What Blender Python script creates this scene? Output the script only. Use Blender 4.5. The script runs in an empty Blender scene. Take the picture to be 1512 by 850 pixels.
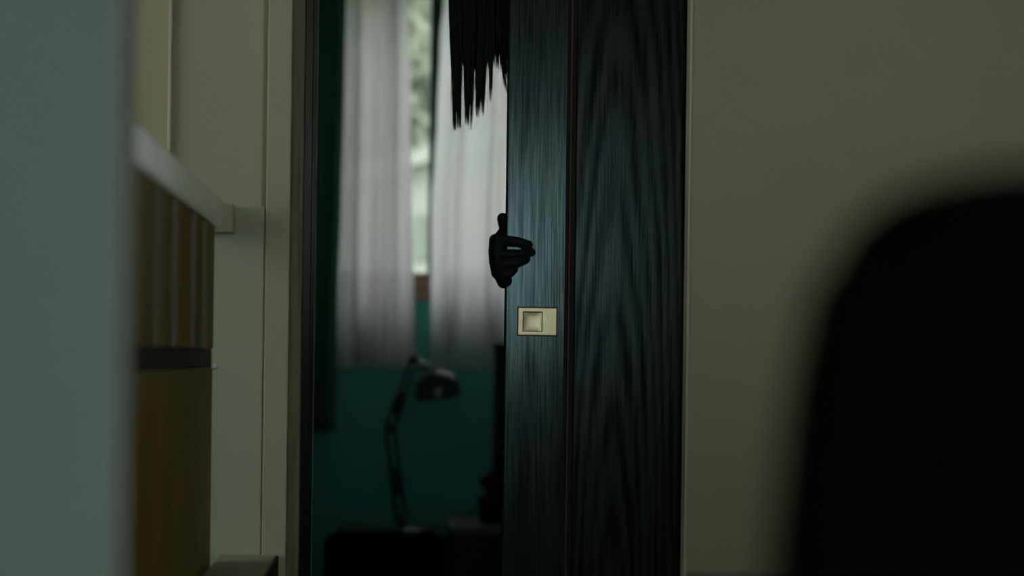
import bpy, bmesh, math, random
from mathutils import Vector, Matrix

random.seed(7)
scene = bpy.context.scene
COL = scene.collection

# ------------------------------------------------------------------ camera
F, CX, CY = 2500.0, 580.0, 525.0          # focal length in pixels (1512 wide), principal point
EYE = 0.95
ROLL = 0.0129
cam_d = bpy.data.cameras.new('camera')
cam = bpy.data.objects.new('camera', cam_d)
COL.objects.link(cam)
cam.matrix_world = Matrix.Translation((0, 0, EYE)) @ Matrix.Rotation(math.pi/2, 4, 'X') @ Matrix.Rotation(ROLL, 4, 'Z')
cam_d.sensor_fit = 'HORIZONTAL'
cam_d.sensor_width = 36.0
cam_d.lens = F/1512*36
cam_d.shift_x = (756-CX)/1512
cam_d.shift_y = (CY-425)/1512
cam_d.clip_start = 0.02
cam_d.dof.use_dof = True
cam_d.dof.focus_distance = 2.5
cam_d.dof.aperture_fstop = 2.5
scene.camera = cam

def P(px, py, d):
    """photo pixel at depth d (metres from the camera plane) -> world point"""
    dx, dy = px-CX, CY-py
    u = dx*math.cos(ROLL) - dy*math.sin(ROLL)
    v = dx*math.sin(ROLL) + dy*math.cos(ROLL)
    return Vector((u*d/F, d, EYE+v*d/F))
def X(px, d, py=425): return P(px, py, d).x
def Z(py, d, px=700): return P(px, py, d).z

# ------------------------------------------------------------------ world and exposure
w = bpy.data.worlds.new('overcast'); scene.world = w; w.use_nodes = True
wn = w.node_tree.nodes; wl = w.node_tree.links
bg = wn['Background']
tc = wn.new('ShaderNodeTexCoord'); sep = wn.new('ShaderNodeSeparateXYZ')
rmp = wn.new('ShaderNodeValToRGB')
rmp.color_ramp.elements[0].position = 0.0; rmp.color_ramp.elements[0].color = (0.86, 0.94, 0.93, 1)
rmp.color_ramp.elements[1].position = 1.0; rmp.color_ramp.elements[1].color = (0.88, 0.95, 0.98, 1)
wl.new(tc.outputs['Generated'], sep.inputs[0]); wl.new(sep.outputs['Z'], rmp.inputs[0]); wl.new(rmp.outputs[0], bg.inputs[0])
bg.inputs[1].default_value = 3.9

vs = scene.view_settings
vs.view_transform = 'Standard'; vs.look = 'None'; vs.gamma = 1.0; vs.use_curve_mapping = False
vs.exposure = 0.0

WIN_A = (-0.80, 0.66, 0.66, 1.74)    # window behind the camera: x0, x1, z0, z1
WIN_B = (-0.30, 0.80, 1.12, 2.15)    # window of the far room
WIN_FILL_C = (1.25, 2.26, 0.90, 2.10)     # added, unseen window lighting the room from the left, behind the near wall end: y0, y1, z0, z1
WIN_FILL_D = (-1.00, -0.05, 0.60, 2.10)     # added, unseen window brightening the rail from the right, beside and behind the camera: y0, y1, z0, z1
Y_BACK, Y_FAR = -1.3, 5.2

def portal(name, loc, rot, sx, sy):
    l = bpy.data.lights.new(name, 'AREA'); l.shape = 'RECTANGLE'; l.size = sx; l.size_y = sy
    l.cycles.is_portal = True
    o = bpy.data.objects.new(name, l); COL.objects.link(o); o.location = loc; o.rotation_euler = rot
portal('daylight_portal', ((WIN_A[0]+WIN_A[1])/2, Y_BACK-0.06, (WIN_A[2]+WIN_A[3])/2), (math.pi/2, 0, math.pi), WIN_A[1]-WIN_A[0], WIN_A[3]-WIN_A[2])
portal('daylight_portal', ((WIN_B[0]+WIN_B[1])/2, Y_FAR+0.1, (WIN_B[2]+WIN_B[3])/2), (math.pi/2, 0, 0), WIN_B[1]-WIN_B[0], WIN_B[3]-WIN_B[2])

portal('daylight_portal', (-1.76, (WIN_FILL_C[0]+WIN_FILL_C[1])/2, (WIN_FILL_C[2]+WIN_FILL_C[3])/2), (math.pi/2, 0, math.pi/2), WIN_FILL_C[1]-WIN_FILL_C[0], WIN_FILL_C[3]-WIN_FILL_C[2])
portal('daylight_portal', (2.36, (WIN_FILL_D[0]+WIN_FILL_D[1])/2, (WIN_FILL_D[2]+WIN_FILL_D[3])/2), (math.pi/2, 0, -math.pi/2), WIN_FILL_D[1]-WIN_FILL_D[0], WIN_FILL_D[3]-WIN_FILL_D[2])

# ------------------------------------------------------------------ materials
def srgb(r, g, b):
    f = lambda c: (c/255/12.92) if c/255 <= 0.04045 else ((c/255+0.055)/1.055)**2.4
    return (f(r), f(g), f(b), 1)

def mat(name, col, rough=0.6, spec=0.5, metal=0.0, var=0.12, scale=6.0, stretch=(1, 1, 1), bump=0.0, bscale=None, coat=0.0):
    m = bpy.data.materials.new(name); m.use_nodes = True
    n = m.node_tree.nodes; l = m.node_tree.links
    b = n['Principled BSDF']
    b.inputs['Roughness'].default_value = rough
    b.inputs['Specular IOR Level'].default_value = spec
    b.inputs['Metallic'].default_value = metal
    b.inputs['Coat Weight'].default_value = coat
    t = n.new('ShaderNodeTexCoord'); mp = n.new('ShaderNodeMapping'); mp.inputs['Scale'].default_value = stretch
    nz = n.new('ShaderNodeTexNoise'); nz.inputs['Scale'].default_value = scale; nz.inputs['Detail'].default_value = 5
    l.new(t.outputs['Object'], mp.inputs[0]); l.new(mp.outputs[0], nz.inputs['Vector'])
    r = n.new('ShaderNodeValToRGB')
    r.color_ramp.elements[0].position = 0.3; r.color_ramp.elements[1].position = 0.7
    r.color_ramp.elements[0].color = tuple(c*(1-var) for c in col[:3])+(1,)
    r.color_ramp.elements[1].color = tuple(min(1, c*(1+var)) for c in col[:3])+(1,)
    l.new(nz.outputs['Fac'], r.inputs[0]); l.new(r.outputs[0], b.inputs['Base Color'])
    if bump:
        n2 = n.new('ShaderNodeTexNoise'); n2.inputs['Scale'].default_value = bscale or scale*8; n2.inputs['Detail'].default_value = 3
        l.new(mp.outputs[0], n2.inputs['Vector'])
        bp = n.new('ShaderNodeBump'); bp.inputs['Strength'].default_value = bump; bp.inputs['Distance'].default_value = 0.002
        l.new(n2.outputs['Fac'], bp.inputs['Height']); l.new(bp.outputs[0], b.inputs['Normal'])
    return m

def wood(name, dark, light, rough, spec, cathedral=False):
    """vertical grain; the cathedral variety bends its growth rings into tall arches"""
    m = bpy.data.materials.new(name); m.use_nodes = True
    n = m.node_tree.nodes; l = m.node_tree.links
    b = n['Principled BSDF']
    t = n.new('ShaderNodeTexCoord')
    def noise(scale, detail, dist=0.0):
        mp = n.new('ShaderNodeMapping'); mp.inputs['Scale'].default_value = scale
        l.new(t.outputs['Object'], mp.inputs[0])
        z = n.new('ShaderNodeTexNoise'); z.inputs['Scale'].default_value = 1.0; z.inputs['Detail'].default_value = detail; z.inputs['Distortion'].default_value = dist
        l.new(mp.outputs[0], z.inputs['Vector']); return z.outputs['Fac']
    def mixf(f, a, b_):
        mx = n.new('ShaderNodeMix'); mx.data_type = 'FLOAT'; mx.inputs['Factor'].default_value = f
        l.new(a, mx.inputs[2]); l.new(b_, mx.inputs[3]); return mx.outputs[0]
    fine = noise((330, 60, 11), 4)            # pores
    broad = noise((75, 20, 2.6), 5, 0.8)       # streaks
    g = mixf(0.5, broad, fine)
    if cathedral:
        mp2 = n.new('ShaderNodeMapping'); mp2.inputs['Location'].default_value = (-0.060, 0, 0.015); mp2.inputs['Scale'].default_value = (1.0, 0.2, 0.075)
        l.new(t.outputs['Object'], mp2.inputs[0])
        wv = n.new('ShaderNodeTexWave'); wv.wave_type = 'RINGS'; wv.rings_direction = 'Y'; wv.wave_profile = 'SIN'
        wv.inputs['Scale'].default_value = 27; wv.inputs['Distortion'].default_value = 4.5; wv.inputs['Detail'].default_value = 3
        wv.inputs['Detail Scale'].default_value = 0.8
        l.new(mp2.outputs[0], wv.inputs['Vector'])
        g = mixf(0.16, g, wv.outputs['Fac'])
    r = n.new('ShaderNodeValToRGB')
    r.color_ramp.elements[0].position = 0.36; r.color_ramp.elements[1].position = 0.62
    r.color_ramp.elements[0].color = dark; r.color_ramp.elements[1].color = light
    l.new(g, r.inputs[0]); l.new(r.outputs[0], b.inputs['Base Color'])
    r2 = n.new('ShaderNodeMapRange'); r2.inputs['From Min'].default_value = 0.36; r2.inputs['From Max'].default_value = 0.58   # open pores are matt
    r2.inputs['To Min'].default_value = spec*0.25; r2.inputs['To Max'].default_value = spec
    l.new(g, r2.inputs['Value']); l.new(r2.outputs[0], b.inputs['Specular IOR Level'])
    b.inputs['Roughness'].default_value = rough
    b.inputs['Specular Tint'].default_value = (0.62, 0.93, 1.0, 1)      # sheen tinted blue-green to imitate cool reflected light
    bp = n.new('ShaderNodeBump'); bp.inputs['Strength'].default_value = 0.25; bp.inputs['Distance'].default_value = 0.0008
    l.new(g, bp.inputs['Height']); l.new(bp.outputs[0], b.inputs['Normal'])
    return m

def sheer_mat(name, col, tl=0.6, tp=0.08):
    m = bpy.data.materials.new(name); m.use_nodes = True
    n = m.node_tree.nodes; l = m.node_tree.links
    n.remove(n['Principled BSDF']); out = n['Material Output']
    t = n.new('ShaderNodeTexCoord'); nz = n.new('ShaderNodeTexNoise'); nz.inputs['Scale'].default_value = 900
    l.new(t.outputs['Object'], nz.inputs['Vector'])
    r = n.new('ShaderNodeValToRGB'); r.color_ramp.elements[0].color = tuple(c*0.93 for c in col[:3])+(1,); r.color_ramp.elements[1].color = col
    l.new(nz.outputs['Fac'], r.inputs[0])
    d = n.new('ShaderNodeBsdfDiffuse'); tr = n.new('ShaderNodeBsdfTranslucent'); tp_ = n.new('ShaderNodeBsdfTransparent')
    l.new(r.outputs[0], d.inputs[0]); l.new(r.outputs[0], tr.inputs[0])
    m1 = n.new('ShaderNodeMixShader'); m1.inputs[0].default_value = tl
    l.new(d.outputs[0], m1.inputs[1]); l.new(tr.outputs[0], m1.inputs[2])
    m2 = n.new('ShaderNodeMixShader'); m2.inputs[0].default_value = tp
    l.new(m1.outputs[0], m2.inputs[1]); l.new(tp_.outputs[0], m2.inputs[2])
    l.new(m2.outputs[0], out.inputs[0])
    return m

def glass_mat(name):
    m = bpy.data.materials.new(name); m.use_nodes = True
    n = m.node_tree.nodes; l = m.node_tree.links
    n.remove(n['Principled BSDF']); out = n['Material Output']
    fr = n.new('ShaderNodeFresnel'); fr.inputs[0].default_value = 1.3
    tp_ = n.new('ShaderNodeBsdfTransparent'); tp_.inputs[0].default_value = (0.95, 0.97, 0.96, 1)
    g = n.new('ShaderNodeBsdfGlossy'); g.inputs['Roughness'].default_value = 0.02
    mx = n.new('ShaderNodeMixShader')
    l.new(fr.outputs[0], mx.inputs[0]); l.new(tp_.outputs[0], mx.inputs[1]); l.new(g.outputs[0], mx.inputs[2]); l.new(mx.outputs[0], out.inputs[0])
    return m

M = {}
M['plaster'] = mat('beige_plaster', (0.46, 0.42, 0.30, 1), 0.8, 0.3, var=0.05, scale=3, bump=0.25, bscale=140)
M['plaster_warm'] = mat('warm_beige_plaster', (0.47, 0.42, 0.27, 1), 0.8, 0.3, var=0.05, scale=3, bump=0.25, bscale=140)
M['plaster_grey'] = mat('grey_green_plaster', (0.19, 0.27, 0.24, 1), 0.75, 0.3, var=0.05, scale=3, bump=0.15, bscale=120)
M['halfwall'] = mat('pale_grey_plaster', (0.44, 0.455, 0.335, 1), 0.75, 0.3, var=0.05, scale=3, bump=0.2, bscale=120)
M['bead'] = mat('pale_edge_highlight', (0.62, 0.56, 0.42, 1), 0.6, 0.4, var=0.08, scale=8)  # paler strip colour stands in for light caught on the wall edges
M['near_edge_lit'] = mat('near_edge_lit_paint', (0.36, 0.39, 0.34, 1), 0.6, 0.4, var=0.05, scale=6)  # side face coloured paler in place of light falling on it
M['teal'] = mat('dull_teal_wall', (0.13, 0.52, 0.46, 1), 0.8, 0.3, var=0.08, scale=3, bump=0.15, bscale=100)
M['ceiling'] = mat('ceiling_paint', (0.40, 0.38, 0.31, 1), 0.9, 0.2, var=0.04)
M['floor'] = mat('dark_floor', (0.07, 0.05, 0.035, 1), 0.5, 0.4, var=0.3, scale=4, stretch=(14, 1, 1))
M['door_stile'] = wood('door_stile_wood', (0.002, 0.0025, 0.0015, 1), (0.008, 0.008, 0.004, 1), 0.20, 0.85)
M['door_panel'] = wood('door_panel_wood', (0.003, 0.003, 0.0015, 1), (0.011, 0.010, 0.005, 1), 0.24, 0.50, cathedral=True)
M['door_edge'] = mat('door_groove_wood', (0.008, 0.006, 0.004, 1), 0.6, 0.3, var=0.3, scale=3, stretch=(40, 40, 2))
M['door_bead'] = mat('red_brown_bead_wood', (0.060, 0.028, 0.014, 1), 0.5, 0.4, var=0.35, scale=4, stretch=(40, 40, 3))
M['frame_wood'] = mat('door_frame_wood', (0.19, 0.17, 0.11, 1), 0.5, 0.3, var=0.3, scale=3, stretch=(40, 40, 2.5), bump=0.3, bscale=8)
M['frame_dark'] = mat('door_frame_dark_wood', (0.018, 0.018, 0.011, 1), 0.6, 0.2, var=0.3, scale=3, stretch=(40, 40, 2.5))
M['brass'] = mat('aged_brass', (0.74, 0.64, 0.42, 1), 0.42, 0.5, metal=1.0, var=0.10, scale=40, bump=0.1, bscale=300)
M['brass_shade'] = mat('shaded_brass', (0.10, 0.085, 0.05, 1), 0.6, 0.3, metal=0.6, var=0.2, scale=40)  # dark tone paints the shadow gap and recess shade of the pull
M['rail'] = mat('pale_rail_paint', (0.90, 0.94, 0.92, 1), 0.22, 1.0, var=0.06, scale=8)
M['lit_edge_paint'] = mat('frame_edge_highlight', (0.22, 0.26, 0.24, 1), 0.5, 0.4, var=0.3, scale=20)  # pale tone painted for far-window light along the frame edge
M['board'] = mat('brown_board_wood', (0.165, 0.105, 0.014, 1), 0.55, 0.35, var=0.35, scale=3, stretch=(20, 20, 1.5))
M['batten'] = mat('grey_brown_batten_wood', (0.15, 0.145, 0.095, 1), 0.5, 0.4, var=0.2, scale=3, stretch=(20, 20, 1.5))
M['board_dark'] = mat('dark_cross_rail_wood', (0.020, 0.016, 0.007, 1), 0.6, 0.3, var=0.3, scale=3, stretch=(3, 3, 20))
M['end_block'] = mat('beige_end_block', (0.50, 0.45, 0.33, 1), 0.7, 0.3, var=0.05)
M['shelf_top'] = mat('low_cabinet_top_wood', (0.30, 0.28, 0.20, 1), 0.5, 0.4, var=0.15, scale=3, stretch=(3, 14, 3))
M['shelf_edge'] = mat('low_cabinet_edge_wood', (0.016, 0.013, 0.008, 1), 0.6, 0.3, var=0.2)
M['skin'] = mat('dark_hand_skin', (0.009, 0.012, 0.015, 1), 0.6, 0.25, var=0.15, scale=30, bump=0.15, bscale=250)
M['nail'] = mat('dark_nail', (0.012, 0.012, 0.014, 1), 0.5, 0.3, var=0.1)
M['hair'] = mat('black_hair', (0.006, 0.010, 0.014, 1), 0.45, 0.4, var=0.3, scale=60, stretch=(8, 8, 0.5))
M['dress'] = mat('black_dress_cloth', (0.010, 0.010, 0.011, 1), 0.9, 0.1, var=0.2, scale=40)
M['eye'] = mat('eye_white', (0.4, 0.4, 0.38, 1), 0.3, 0.5, var=0.03)
M['sheer'] = sheer_mat('white_sheer_cloth', (0.91, 0.86, 0.87, 1), 0.72, 0.06)
M['drape'] = sheer_mat('dark_green_drape_cloth', (0.07, 0.22, 0.13, 1), 0.10, 0.0)
M['cab_green'] = mat('dark_green_cabinet_paint', (0.015, 0.035, 0.025, 1), 0.6, 0.3, var=0.2)
M['win_frame'] = mat('dark_green_window_frame', (0.025, 0.062, 0.038, 1), 0.5, 0.4, var=0.1)
M['sill'] = mat('brown_window_sill_wood', (0.46, 0.34, 0.24, 1), 0.5, 0.4, var=0.35, scale=3, stretch=(2, 2, 40))
M['win_white'] = mat('white_window_frame', (0.5, 0.5, 0.47, 1), 0.5, 0.4, var=0.05)
M['glass'] = glass_mat('window_glass')
M['lamp'] = mat('lamp_enamel', (0.06, 0.085, 0.085, 1), 0.28, 0.6, var=0.1, scale=20)
M['lamp_metal'] = mat('lamp_metal', (0.55, 0.56, 0.55, 1), 0.3, 0.5, metal=1.0, var=0.1, scale=20)
M['lamp_dark'] = mat('lamp_black', (0.010, 0.014, 0.014, 1), 0.5, 0.4, var=0.1)
M['furn'] = mat('dark_furniture_wood', (0.016, 0.015, 0.010, 1), 0.6, 0.3, var=0.3, scale=3, stretch=(3, 3, 20))
M['furn_top'] = mat('dark_teal_table_top', (0.06, 0.10, 0.095, 1), 0.45, 0.4, var=0.2, scale=3)
M['fabric'] = mat('black_upholstery', (0.004, 0.004, 0.004, 1), 0.95, 0.05, var=0.2, scale=60)
M['chair_black'] = mat('black_chair_cover', (0.0010, 0.0018, 0.0011, 1), 0.95, 0.03, var=0.2, scale=60)
M['chair_leg'] = mat('black_chair_metal', (0.01, 0.01, 0.01, 1), 0.5, 0.3, var=0.1)
M['pot'] = mat('dark_pot', (0.022, 0.016, 0.014, 1), 0.6, 0.3, var=0.2)
M['redleaf'] = mat('dark_red_leaf', (0.10, 0.014, 0.012, 1), 0.7, 0.2, var=0.4, scale=30)
M['grass'] = mat('garden_lawn', (0.10, 0.16, 0.06, 1), 0.9, 0.2, var=0.3, scale=6)
M['leaf'] = sheer_mat('garden_leaf', (0.38, 0.395, 0.315, 1), 0.5, 0.0)
M['trunk'] = mat('garden_trunk', (0.10, 0.08, 0.05, 1), 0.9, 0.2, var=0.3, stretch=(10, 10, 1))
M['shed'] = mat('white_shed_paint', (0.35, 0.33, 0.30, 1), 0.7, 0.3, var=0.05)
M['shed_roof'] = mat('pale_shed_roof', (0.33, 0.32, 0.29, 1), 0.6, 0.3, var=0.05)
M['shed_win'] = mat('grey_green_shed_shutter', (0.20, 0.21, 0.175, 1), 0.6, 0.3, var=0.1)

# ------------------------------------------------------------------ helpers
def obj(name, bm, m, parent=None, smooth=False):
    me = bpy.data.meshes.new(name)
    bmesh.ops.recalc_face_normals(bm, faces=bm.faces)
    bm.to_mesh(me); bm.free()
    if smooth:
        for p in me.polygons: p.use_smooth = True
    me.materials.append(M[m])
    o = bpy.data.objects.new(name, me); COL.objects.link(o)
    if parent: o.parent = parent
    return o
def tag(o, label, cat, group=None):
    o['label'] = label; o['category'] = cat
    if group: o['group'] = group
    return o
def struct(o, label=None):
    o['kind'] = 'structure'
    if label: o['label'] = label
    return o
def empty(name, loc=(0, 0, 0), rz=0):
    o = bpy.data.objects.new(name, None); COL.objects.link(o)
    o.location = loc; o.rotation_euler = (0, 0, rz); o.empty_display_size = 0.1
    return o
def put(o, parent):
    """parent keeping world coordinates (parents are only translated)"""
    o.parent = parent
    o.matrix_parent_inverse = Matrix.Translation(parent.location).inverted()
    return o
def box(bm, x0, x1, y0, y1, z0, z1):
    v = [bm.verts.new((x, y, z)) for x in (x0, x1) for y in (y0, y1) for z in (z0, z1)]
    for f in ((0, 1, 3, 2), (4, 6, 7, 5), (0, 4, 5, 1), (2, 3, 7, 6), (0, 2, 6, 4), (1, 5, 7, 3)):
        bm.faces.new([v[i] for i in f])
    return bm
def bbox(x0, x1, y0, y1, z0, z1, bev=0.0, seg=2):
    bm = bmesh.new(); box(bm, x0, x1, y0, y1, z0, z1)
    if bev: bmesh.ops.bevel(bm, geom=bm.edges[:], offset=bev, segments=seg, affect='EDGES', profile=0.5)
    return bm
def tube(bm, pts, rads, n=10, cap=True):
    """tapered tube along a list of points"""
    rings = []; prev = None
    for i, p in enumerate(pts):
        p = Vector(p)
        d = (Vector(pts[min(i+1, len(pts)-1)])-Vector(pts[max(i-1, 0)])).normalized()
        if prev is None:
            a = Vector((0, 0, 1)) if abs(d.z) < 0.9 else Vector((1, 0, 0))
            u = d.cross(a).normalized()
        else:
            u = (prev-d*prev.dot(d)).normalized()
        prev = u; v = d.cross(u)
        rings.append([bm.verts.new(p+(u*math.cos(2*math.pi*k/n)+v*math.sin(2*math.pi*k/n))*rads[i]) for k in range(n)])
    for a, b in zip(rings, rings[1:]):
        for k in range(n):
            bm.faces.new((a[k], a[(k+1) % n], b[(k+1) % n], b[k]))
    if cap:
        bm.faces.new(rings[0][::-1]); bm.faces.new(rings[-1])
    return bm
def lathe(bm, prof, c, axis=Vector((0, 0, 1)), n=28):
    """profile (r, h) turned about axis through c"""
    axis = axis.normalized()
    a = Vector((1, 0, 0)) if abs(axis.x) < 0.9 else Vector((0, 1, 0))
    u = axis.cross(a).normalized(); v = axis.cross(u)
    rings = []
    for r, h in prof:
        if r < 1e-5: rings.append([bm.verts.new(Vector(c)+axis*h)])
        else: rings.append([bm.verts.new(Vector(c)+axis*h+(u*math.cos(2*math.pi*k/n)+v*math.sin(2*math.pi*k/n))*r) for k in range(n)])
    for A, B in zip(rings, rings[1:]):
        for k in range(n):
            k2 = (k+1) % n
            if len(A) == 1 and len(B) == 1: continue
            if len(A) == 1: bm.faces.new((A[0], B[k], B[k2]))
            elif len(B) == 1: bm.faces.new((A[k], A[k2], B[0]))
            else: bm.faces.new((A[k], A[k2], B[k2], B[k]))
    return bm
def prism(bm, pts2, y0, y1):
    """outline in x,z extruded from y0 to y1"""
    a = [bm.verts.new((x, y0, z)) for x, z in pts2]; b = [bm.verts.new((x, y1, z)) for x, z in pts2]
    n = len(a)
    bm.faces.new(a); bm.faces.new(b[::-1])
    for i in range(n): bm.faces.new((a[i], b[i], b[(i+1) % n], a[(i+1) % n]))
    return bm

# ------------------------------------------------------------------ the setting
Y_DW = 2.45                       # face of the wall that holds the doorway
Y_D = 2.50                        # face of the sliding door
XL, XR = -1.7, 2.3                # side walls
ZC = 2.45
Y_ST = 2.296
xe_left = X(427, Y_ST)            # plaster edge left of the door frame
xe_right = X(1018, Y_DW)          # plaster edge right of the door
struct(obj('floor', bbox(XL-0.1, XR+0.1, Y_BACK-0.1, Y_FAR+0.12, -0.1, 0), 'floor'))
struct(obj('ceiling', bbox(XL-0.1, XR+0.1, Y_BACK-0.1, Y_FAR+0.12, ZC, ZC+0.1), 'ceiling'))
def holed_wall(name, x0, x1, y0, y1, hole, m):
    a, b, c, d = hole
    bm = bmesh.new()
    box(bm, x0, a, y0, y1, 0, ZC); box(bm, b, x1, y0, y1, 0, ZC); box(bm, a, b, y0, y1, 0, c); box(bm, a, b, y0, y1, d, ZC)
    return struct(obj(name, bm, m))
holed_wall('wall_back', XL, XR, Y_BACK-0.1, Y_BACK, WIN_A, 'plaster')
def side_wall(name, x0, x1, y0, y1, hole, m):
    a, b, c, d = hole; bm = bmesh.new()
    box(bm, x0, x1, y0, a, 0, ZC); box(bm, x0, x1, b, y1, 0, ZC); box(bm, x0, x1, a, b, 0, c); box(bm, x0, x1, a, b, d, ZC)
    return struct(obj(name, bm, m))
side_wall('wall_side_left', XL-0.1, XL, Y_BACK-0.1, Y_DW+0.14, WIN_FILL_C, 'plaster')
side_wall('wall_side_right', XR, XR+0.1, Y_BACK-0.1, Y_DW+0.14, WIN_FILL_D, 'plaster')
# grey wall end in the near foreground
xn = X(161, 1.06)
struct(obj('wall_near', bbox(XL, xn, 1.06, 1.14, 0, ZC, 0.004), 'plaster_grey'), 'grey-green wall end close to the camera')
struct(obj('trim_4', bbox(xn, xn+0.003, 1.063, 1.142, 0, ZC, 0.001), 'near_edge_lit'), 'side edge of the near wall end, painted paler for the light on it')
# left wall beyond the partition, stepping back to the doorway
Y_L = 2.31
xc = X(391, Y_L, 200); xs = X(251, Y_L-0.004, 110)
struct(obj('wall_left', bbox(xs, xc-0.001, Y_L, Y_DW+0.09, 0, ZC, 0.003), 'plaster'), 'beige plaster wall left of the doorway')
struct(obj('wall_far_left', bbox(XL, xs, Y_L+0.004, Y_DW+0.09, 0, ZC), 'plaster_warm'), 'warmer beige wall panel above the slatted partition')
struct(obj('trim_1', bbox(xs-0.0022, xs+0.0022, Y_L-0.006, Y_L+0.004, 0, ZC, 0.001), 'bead'), 'thin pale strip painted as the lit vertical edge on the beige wall')
z_half = Z(299, 2.25, 365)
struct(obj('wall_half', bbox(X(300, 2.30), X(388, 2.30, 560), 2.30, Y_L, 0, z_half, 0.002), 'halfwall'), 'pale half-height wall beside the partition')
struct(obj('wall_front_left', bbox(xc+0.004, xe_left, Y_ST, Y_DW+0.09, 0, ZC, 0.0015), 'plaster'), 'narrow beige wall strip beside the door frame')
struct(obj('wall_front_right', bbox(xe_right, XR, Y_DW, Y_DW+0.03, 0, ZC), 'plaster'), 'beige wall right of the sliding door')
struct(obj('trim_2', bbox(xe_right-0.0035, xe_right+0.0005, Y_DW-0.0012, Y_DW+0.028, 0, ZC, 0.001), 'bead'), 'pale strip painted as the highlight along the right wall edge')
struct(obj('wall_front_header', bbox(xe_left, xe_right, Y_DW, Y_DW+0.09, 2.02, ZC), 'plaster'))
struct(obj('wall_pocket', bbox(xe_right+0.02, XR, Y_DW+0.10, Y_DW+0.14, 0, ZC), 'teal'))
struct(obj('wall_pocket_header', bbox(XL, xe_right+0.02, Y_DW+0.10, Y_DW+0.14, 2.02, ZC), 'teal'))
# far room shell
struct(obj('wall_room_left', bbox(-1.3, -1.2, Y_DW+0.09, Y_FAR, 0, ZC), 'teal'))
struct(obj('wall_room_right', bbox(1.9, 2.0, Y_DW+0.14, Y_FAR, 0, ZC), 'teal'))
holed_wall('wall_window', XL, XR, Y_FAR, Y_FAR+0.12, WIN_B, 'teal')

struct(obj('trim_5', bbox(xc-0.001, xc+0.004, Y_L+0.005, Y_DW, 0, ZC), 'plaster'), 'shadow joint between two wall panels')
# door frame
fr = empty('trim_3', (xe_left, Y_DW, 0)); struct(fr, 'dark brown wooden door frame left of the gap')
x1 = X(446, Y_ST+0.012)
put(obj('casing', bbox(xe_left, x1, Y_ST+0.008, Y_DW+0.05, 0, 2.04, 0.0015), 'frame_wood'), fr)
put(obj('casing_shade', bbox(x1, x1+0.0015, Y_ST+0.0095, Y_DW+0.05, 0, 2.04), 'frame_dark'), fr)  # dark lining paints shade onto the casing's side face
put(obj('jamb', bbox(xe_left, X(459, 2.50), Y_DW+0.05, Y_DW+0.11, 0, 2.02, 0.0015), 'frame_dark'), fr)
put(obj('door_stop', bbox(X(446, 2.58)-0.010, X(464.0, 2.60), Y_DW+0.11, Y_DW+0.16, 0, 2.02, 0.0012), 'frame_dark'), fr)
put(obj('lit_edge', bbox(X(464.0, 2.60), X(465.3, 2.60), Y_DW+0.150, Y_DW+0.160, 0, 2.02, 0.0004), 'lit_edge_paint'), fr)
put(obj('lintel', bbox(xe_left, xe_right, Y_DW+0.004, Y_DW+0.048, 1.98, 2.02), 'frame_dark'), fr)

# sliding door: stile, groove, bead, panel, brass pull
xd = X(748.5, Y_D)
door = empty('door_1', (xd, Y_D, 0)); struct(door, 'dark stained wooden sliding door with a brass pull')
Y_DB = Y_D+0.035
xg0, xb0, xb1, xg1 = X(833.5, Y_D), X(838.6, Y_D), X(842.6, Y_D), X(848.5, Y_D)
pl_x0, pl_x1 = X(765.5, Y_D, 475), X(821, Y_D, 475)
pl_z0, pl_z1 = Z(494, Y_D, 793), Z(455, Y_D, 793)
def local(bm_fn, name, m, parent, origin):
    """mesh whose own origin is at `origin`, so that grain is placed from there"""
    o = bm_fn; bmesh.ops.translate(o, verts=o.verts, vec=-Vector(origin))
    ob = obj(name, o, m); ob.location = origin
    return put(ob, parent)
# stile with the pull's recess cut through its face
bm = bmesh.new()
zs0, zs1 = 0.01, 1.98
sq = (X(771.5, Y_D, 475), X(801, Y_D, 475), Z(489.5, Y_D, 786), Z(459.5, Y_D, 786))
box(bm, xd, sq[0], Y_D, Y_DB, zs0, zs1); box(bm, sq[1], xg0, Y_D, Y_DB, zs0, zs1)
box(bm, sq[0], sq[1], Y_D, Y_DB, zs0, sq[2]); box(bm, sq[0], sq[1], Y_D, Y_DB, sq[3], zs1)
box(bm, sq[0], sq[1], Y_D+0.012, Y_DB, sq[2], sq[3])
bmesh.ops.remove_doubles(bm, verts=bm.verts, dist=1e-5)
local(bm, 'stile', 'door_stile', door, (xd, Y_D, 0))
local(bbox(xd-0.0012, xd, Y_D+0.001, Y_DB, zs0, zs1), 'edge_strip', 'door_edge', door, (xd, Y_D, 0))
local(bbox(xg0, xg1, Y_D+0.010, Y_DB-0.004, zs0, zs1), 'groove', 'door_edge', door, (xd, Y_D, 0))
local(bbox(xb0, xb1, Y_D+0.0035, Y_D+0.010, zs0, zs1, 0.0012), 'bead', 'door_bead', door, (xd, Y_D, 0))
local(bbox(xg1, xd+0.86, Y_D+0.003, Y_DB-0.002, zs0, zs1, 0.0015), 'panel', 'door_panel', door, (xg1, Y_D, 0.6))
pull = empty('door_pull', (pl_x0, Y_D, pl_z0)); put(pull, door)
def put2(o, parent, world):
    o.parent = parent; o.matrix_parent_inverse = Matrix.Translation(world).inverted(); return o
pw = Vector((pl_x0, Y_D, pl_z0))
bm = bmesh.new(); e = 0.0025; t0, t1 = Y_D-0.0016, Y_D
box(bm, pl_x0, sq[0], t0, t1, pl_z0, pl_z1); box(bm, sq[1], pl_x1, t0, t1, pl_z0, pl_z1)
box(bm, sq[0], sq[1], t0, t1, pl_z0, sq[2]); box(bm, sq[0], sq[1], t0, t1, sq[3], pl_z1)
bmesh.ops.remove_doubles(bm, verts=bm.verts, dist=1e-5)
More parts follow.
